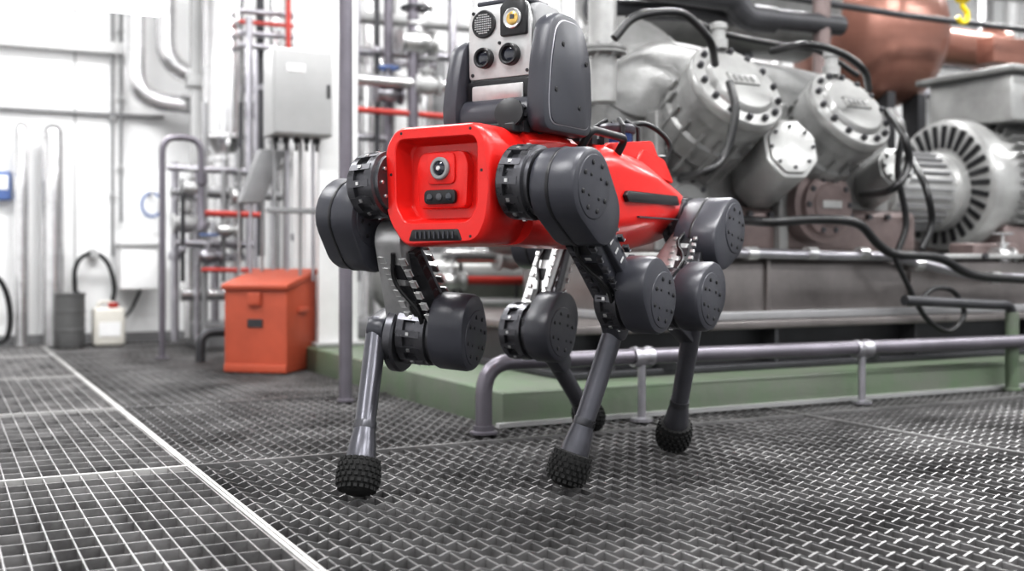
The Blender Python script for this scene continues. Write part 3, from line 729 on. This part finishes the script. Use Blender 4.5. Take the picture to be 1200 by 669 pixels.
# pipes at back wall
def cladded(G, pts, r, m='insul', fr=None, n='cladding'):
    pipe(G, n, pts, r, m, fr, 28)
    bm = bmesh.new()
    P = [V(p) for p in pts]
    for a, b in zip(P, P[1:]):
        L = (b-a).length; k = int(L/.35)
        for i in range(1, k+1):
            q = a+(b-a)*(i/(k+1)); add_lathe(bm, q-(b-a).normalized()*.006, b-a, [(0, r*1.0), (.001, r*1.05), (.011, r*1.05), (.012, r*1.0)], 24)
    if len(bm.verts): emit(G, n+'_seam_bands', bm, m)
    else: bm.free()
for px, r in ((25, .033), (62, .050)):
    q = PY(px, 400, 5.88)
    G = Grp('insulated_riser', (q.x, q.y, 0))
    lathe(G, 'cladding', (q.x, q.y, 0), ZU, [(0, r), (.3, r), (.302, r*1.05), (.31, r*1.05), (.312, r), (.7, r), (.702, r*1.05), (.71, r*1.05), (.712, r), (1.05, r), (1.075, r*.8), (1.09, r*.4), (1.095, 0)], 'insul', 32)

# process piping against the back wall
G = Grp('process_piping', (1.6, 5.4, 0))
cladded(G, [PY(158, -60, 5.75), PY(158, 118, 5.75), PY(320, 132, 5.75)], .052, fr=.16, n='insulated_pipe_1')
cladded(G, [PY(194, -60, 5.70), PY(194, 84, 5.70), PY(330, 103, 5.70)], .050, fr=.16, n='insulated_pipe_2')
cladded(G, [PY(330, 60, 5.8), PY(445, 66, 5.8), PY(445, 300, 5.8)], .05, fr=.12, n='insulated_pipe_3')
cladded(G, [PY(262, -80, 5.45), PY(262, 160, 5.45)], .100, n='exhaust_duct')
q = PY(262, 160, 5.45)
lathe(G, 'duct_reducer', q, -ZU, [(-.01, .100), (0, .115), (.015, .115), (.017, .1), (.09, .055), (.1, .055), (.102, .08), (.12, .08), (.122, .05), (.24, .05), (.245, .075), (.262, .075), (.265, .045), (.5, .045)], 'insul', 32)
rnd = random.Random(11)
for i, (px, Y, r, m, y0, y1) in enumerate([
    (205, 5.3, .018, 'pipe', 190, 400), (222, 5.5, .025, 'insul', 230, 395), (240, 5.2, .014, 'cabd', 120, 405), (252, 5.5, .02, 'pipe', 260, 400), (275, 5.3, .028, 'insul', 180, 400),
    (292, 5.1, .016, 'pipe', 20, 330), (305, 5.4, .02, 'dsteel', -40, 300), (322, 5.5, .03, 'insul', -40, 330), (338, 5.2, .012, 'redpipe', -40, 60), (350, 5.0, .02, 'pipe', 160, 330),
    (418, 5.0, .018, 'pipe', -60, 330), (432, 5.5, .035, 'insul', -60, 400), (455, 4.9, .022, 'violet', -60, 330), (470, 5.4, .03, 'white', -60, 380), (500, 5.2, .03, 'insul', -60, 360), (512, 5.5, .05, 'cabd', 60, 380),
    (530, 4.9, .022, 'pipe', -60, 360), (548, 5.4, .04, 'insul', 200, 380), (575, 5.2, .02, 'pipe', 200, 380), (600, 5.4, .05, 'cab', 200, 380), (640, 5.1, .03, 'pipe', 150, 380), (665, 5.4, .045, 'insul', -60, 380),
    (690, 5.0, .03, 'cabd', -60, 380), (725, 5.3, .05, 'insul', -60, 100), (770, 5.4, .06, 'cab', -60, 100), (905, 5.4, .06, 'insul', -60, 100), (1080, 5.6, .06, 'cab', -60, 160), (1150, 5.6, .08, 'insul', -60, 200), (1185, 5.3, .05, 'cab', -60, 160),
    (214, 5.1, .010, 'dsteel', 210, 330), (231, 5.25, .012, 'pipe', 200, 400), (262, 5.15, .010, 'cabd', 200, 330), (300, 5.0, .010, 'pipe', 60, 330), (282, 5.2, .010, 'dsteel', 120, 300),
    (442, 4.85, .012, 'dsteel', -60, 300), (484, 4.8, .026, 'violet', -60, 150)]):
    a_, b_ = PY(px, y0, Y), PY(px, y1, Y); b_.z = max(b_.z, .0)
    pipe(G, 'riser_%d' % i, [a_, b_], r, m)
    if rnd.random() < .6:
        yy = y0+(y1-y0)*rnd.uniform(.3, .7); flange(G, 'riser_flange_%d' % i, PY(px, yy, Y), ZU, r*1.8, 'pipe')
for i, (x0, y0, x1, y1, Y, r, m) in enumerate([
    (196, 196, 310, 202, 5.2, .016, 'pipe'), (238, 250, 308, 252, 5.0, .014, 'redpipe'), (236, 316, 300, 317, 5.0, .010, 'redpipe'), (200, 225, 330, 230, 5.3, .022, 'cabd'), (205, 285, 300, 287, 5.2, .018, 'pipe'),
    (212, 345, 330, 345, 5.3, .03, 'insul'), (280, 12, 420, 26, 5.3, .014, 'pipe'), (280, 25, 420, 38, 5.3, .010, 'redpipe'), (280, 38, 420, 50, 5.3, .014, 'pipe'), (280, 52, 320, 56, 5.3, .014, 'pipe'),
    (415, 92, 560, 104, 4.8, .028, 'insul'), (415, 128, 540, 138, 4.8, .014, 'redpipe'), (415, 60, 560, 70, 5.0, .02, 'pipe'), (415, 160, 480, 164, 4.9, .018, 'pipe'), (415, 215, 480, 218, 5.0, .02, 'cabd'),
    (420, 20, 560, 32, 5.1, .03, 'cab'), (440, 270, 700, 275, 4.9, .02, 'cabd'), (590, 240, 720, 244, 4.8, .03, 'insul'),
    (700, -5, 900, 15, 4.9, .04, 'insul'), (880, 60, 1200, 78, 5.0, .05, 'insul'), (1080, 110, 1210, 115, 4.9, .03, 'pipe'), (1060, -20, 1210, -5, 4.8, .05, 'cab')]):
    pipe(G, 'header_%d' % i, [PY(x0, y0, Y), PY(x1, y1, Y)], r, m)
for i, (px, py, Y, r) in enumerate([(218, 262, 5.2, .028), (245, 300, 5.1, .024), (285, 230, 5.1, .026), (325, 190, 5.1, .024), (455, 110, 4.85, .03), (488, 50, 4.8, .04), (500, 100, 4.8, .03), (1190, 110, 4.8, .04), (265, 270, 5.1, .02), (225, 220, 5.1, .02)]):
    valve(G, 'valve_%d' % i, PY(px, py, Y), XF, r, ('cab', 'pipe', 'alu')[i % 3], ('cabd', 'bluep', 'dsteel')[i % 3])
for i, x in enumerate((1.12, 2.2, 3.3)):
    boxr(G, 'rack_upright_%d' % i, (x, 5.6, .0), (x+.05, 5.65, 2.0), 'cab', .003)
boxr(G, 'rack_beam', (1.1, 5.58, 1.28), (4.2, 5.66, 1.34), 'cab', .003)
boxr(G, 'rack_base', (1.1, 5.32, 0), (3.4, 5.66, .12), 'cabd', .01)

# oil cooler with its piping on the plinth, behind the robot
G = Grp('oil_cooler', (1.75, 4.2, .086))
lathe(G, 'cooler_shell', (1.62, 4.38, .33), XF, [(0, .0), (.01, .08), (.05, .12), (.07, .12), (.072, .15), (.1, .15), (.102, .12), (.9, .12), (.92, .15), (.95, .15), (.96, .1)], 'castl', 36)
for i in range(2): boxr(G, 'cooler_saddle_%d' % i, (1.75+i*.5, 4.30, .086), (1.81+i*.5, 4.46, .24), 'dsteel')
for i, (x0, y0, x1, y1, Y, r, m) in enumerate([(520, 300, 720, 303, 4.15, .030, 'insul'), (512, 328, 625, 329, 4.1, .018, 'redpipe'), (520, 355, 640, 355, 4.1, .022, 'cab')]):
    pipe(G, 'cooler_pipe_%d' % i, [PY(x0, y0, Y), PY(x1, y1, Y)], r, m)
    for k, px in enumerate((x0+20, x1-20)):
        a_ = PY(px, y0, Y); cyl(G, 'pipe_stand_%d_%d' % (i, k), (a_.x, a_.y, .086), (a_.x, a_.y, a_.z), .008, 'dsteel', seg=10)
valve(G, 'cooler_valve_1', PY(530, 329, 4.1), XF, .024, 'alu', 'dsteel')
valve(G, 'cooler_valve_2', PY(600, 302, 4.15), XF, .034, 'cab', 'cabd')

q = PD(235, 425, 4.6)
G = Grp('floor_pipe_stub', (q.x, q.y, 0))
pipe(G, 'stub', [(q.x, q.y, 0), (q.x, q.y, .12), (q.x+.2, q.y+.05, .12)], .02, 'dsteel', .06)

q = PY(82, 403, 5.70)
G = Grp('waste_drum', (q.x, 5.70, 0))
lathe(G, 'drum_body', (q.x, 5.70, 0), ZU, [(0, .065), (.005, .068), (.08, .068), (.083, .071), (.09, .071), (.093, .068), (.17, .068), (.173, .071), (.18, .071), (.183, .068), (.25, .068), (.255, .072), (.262, .072), (.264, .06)], 'grey', 32)
lathe(G, 'drum_bung', (q.x+.03, 5.68, .262), ZU, [(0, .012), (.01, .012), (.012, .008)], 'black')
q = PY(127, 403, 5.75)
G = Grp('jerrycan', (q.x, 5.75, 0))
boxr(G, 'can_body', (q.x-.075, 5.70, 0), (q.x+.075, 5.80, .19), 'hdpe', .018)
pipe(G, 'can_handle', [(q.x-.05, 5.75, .185), (q.x-.045, 5.75, .215), (q.x+.02, 5.75, .215), (q.x+.03, 5.75, .185)], .009, 'hdpe', .015)
lathe(G, 'can_cap', (q.x+.02, 5.73, .188), ZU, [(0, .024), (.022, .024), (.025, .02)], 'redpipe')
boxr(G, 'can_label', (q.x-.05, 5.696, .05), (q.x+.05, 5.699, .12), 'white')
G = Grp('wall_hose', (PY(110, 330, 5.9).x, 5.9, .3))
hose(G, 'hose_loop', [PY(x, y, 5.9) for x, y in ((88, 345), (88, 315), (98, 300), (115, 298), (128, 312), (134, 338), (130, 358))], .011)
hose(G, 'hose_drop', [PY(x, y, 5.9) for x, y in ((172, 300), (168, 330), (155, 360), (146, 372))], .008)
lathe(G, 'hose_hook', PY(108, 298, 5.98), (0, -1, 0), [(0, .03), (.01, .03), (.012, .012), (.1, .012), (.102, .02), (.11, .02)], 'cab', 16)
G = Grp('floor_hose', (PY(3, 370, 5.8).x, 5.8, 0))
hose(G, 'hose_loop', [PY(x, y, 5.85) for x, y in ((-20, 330), (-4, 325), (8, 345), (12, 375), (6, 398), (-15, 402))], .013)
q = PY(1, 218, 5.98)
G = Grp('wall_gauge', q)
boxr(G, 'gauge_box', (q.x-.05, 5.93, q.z-.07), (q.x+.045, 5.99, q.z+.07), 'bluep', .006); boxr(G, 'gauge_face', (q.x-.035, 5.925, q.z-.02), (q.x+.03, 5.932, q.z+.05), 'white', .002)
G = Grp('hanging_lanyard', PY(178, 240, 5.9))
bm = bmesh.new(); c = PY(178, 240, 5.9)
add_sweep(bm, [c+V((math.cos(t*math.pi/12)*.05, 0, math.sin(t*math.pi/12)*.06)) for t in range(25)], .007, 8); emit(G, 'loop', bm, 'bluep')
cyl(G, 'peg', c+V((0, -.02, .06)), c+V((0, .1, .06)), .008, 'cab')
a_ = PY(142, 340, 5.75); b_ = PY(186, 285, 5.75)
G = Grp('wall_sink', (a_.x, 5.85, a_.z))
boxr(G, 'cabinet_shell', (a_.x, 5.75, a_.z), (b_.x, 5.97, b_.z), 'white', .01)
boxr(G, 'cabinet_rim', (a_.x-.01, 5.74, b_.z-.02), (b_.x+.01, 5.97, b_.z), 'cab', .004)
for i, (px, y0, y1) in enumerate(((132, -60, 300), (142, -60, 260))):
    q0, q1 = PY(px, y0, 5.96), PY(px, y1, 5.96)
    G = Grp('wall_conduit', (q1.x, 5.96, q1.z)); cyl(G, 'tube', q0, q1, .008, 'cabd')
    for k in range(3): c = q0.lerp(q1, .3+.25*k); boxr(G, 'clip_%d' % k, c-V((.014, .01, .006)), c+V((.014, .03, .006)), 'cab')

# fluorescent luminaires (real lamps)
def luminaire(x0, x1, y, z, w, power):
    G = Grp('fluorescent_lamp', ((x0+x1)/2, y, z))
    boxr(G, 'housing', (x0-.03, y-w/2, z+.02), (x1+.03, y+w/2, z+.07), 'white', .005)
    cyl(G, 'tube_1', (x0, y-w*.22, z), (x1, y-w*.22, z), .016, 'lamp', seg=16)
    cyl(G, 'tube_2', (x0, y+w*.22, z), (x1, y+w*.22, z), .016, 'lamp', seg=16)
    for i, x in enumerate((x0+.1, x1-.1)): cyl(G, 'hanger_%d' % i, (x, y, z+.06), (x, y, 3.1), .004, 'cabd', seg=8)
    ld = bpy.data.lights.new('lamp_light', 'AREA'); ld.shape = 'RECTANGLE'; ld.size = x1-x0; ld.size_y = w; ld.energy = power
    lo = bpy.data.objects.new('lamp_light', ld); sc.collection.objects.link(lo); lo.parent = G.e
    lo.location = (0, 0, -.03)
luminaire(.42, .86, 5.0, 1.505, .07, 8)
for x in (-1.6, .6, 2.8, 5.2):
    for y in (-.8, 1.6, 4.0):
        luminaire(x, x+1.4, y, 2.85, .16, 60)

# chain hook
q = PY(1128, 12, 2.9); s = .06
G = Grp('crane_hook', q)
pipe(G, 'hook', [q+V((0, 0, s*.6)), q+V((0, 0, s*.2)), q+V((s*.45, 0, -s*.1)), q+V((s*.4, 0, -s*.65)), q+V((-s*.1, 0, -s*.8)), q+V((-s*.45, 0, -s*.45))], .010, 'yellow', .03)
lathe(G, 'hook_block', q+V((0, 0, s*.5)), ZU, [(0, .02), (.01, .028), (.04, .028), (.05, .015)], 'yellow')
cyl(G, 'hook_chain', q+V((0, 0, s)), V((q.x, q.y, 3.1)), .006, 'dsteel', seg=8)

# world
w = bpy.data.worlds.new('world'); sc.world = w; w.use_nodes = True
w.node_tree.nodes['Background'].inputs['Color'].default_value = (.96, .98, 1, 1)
w.node_tree.nodes['Background'].inputs['Strength'].default_value = 0.95
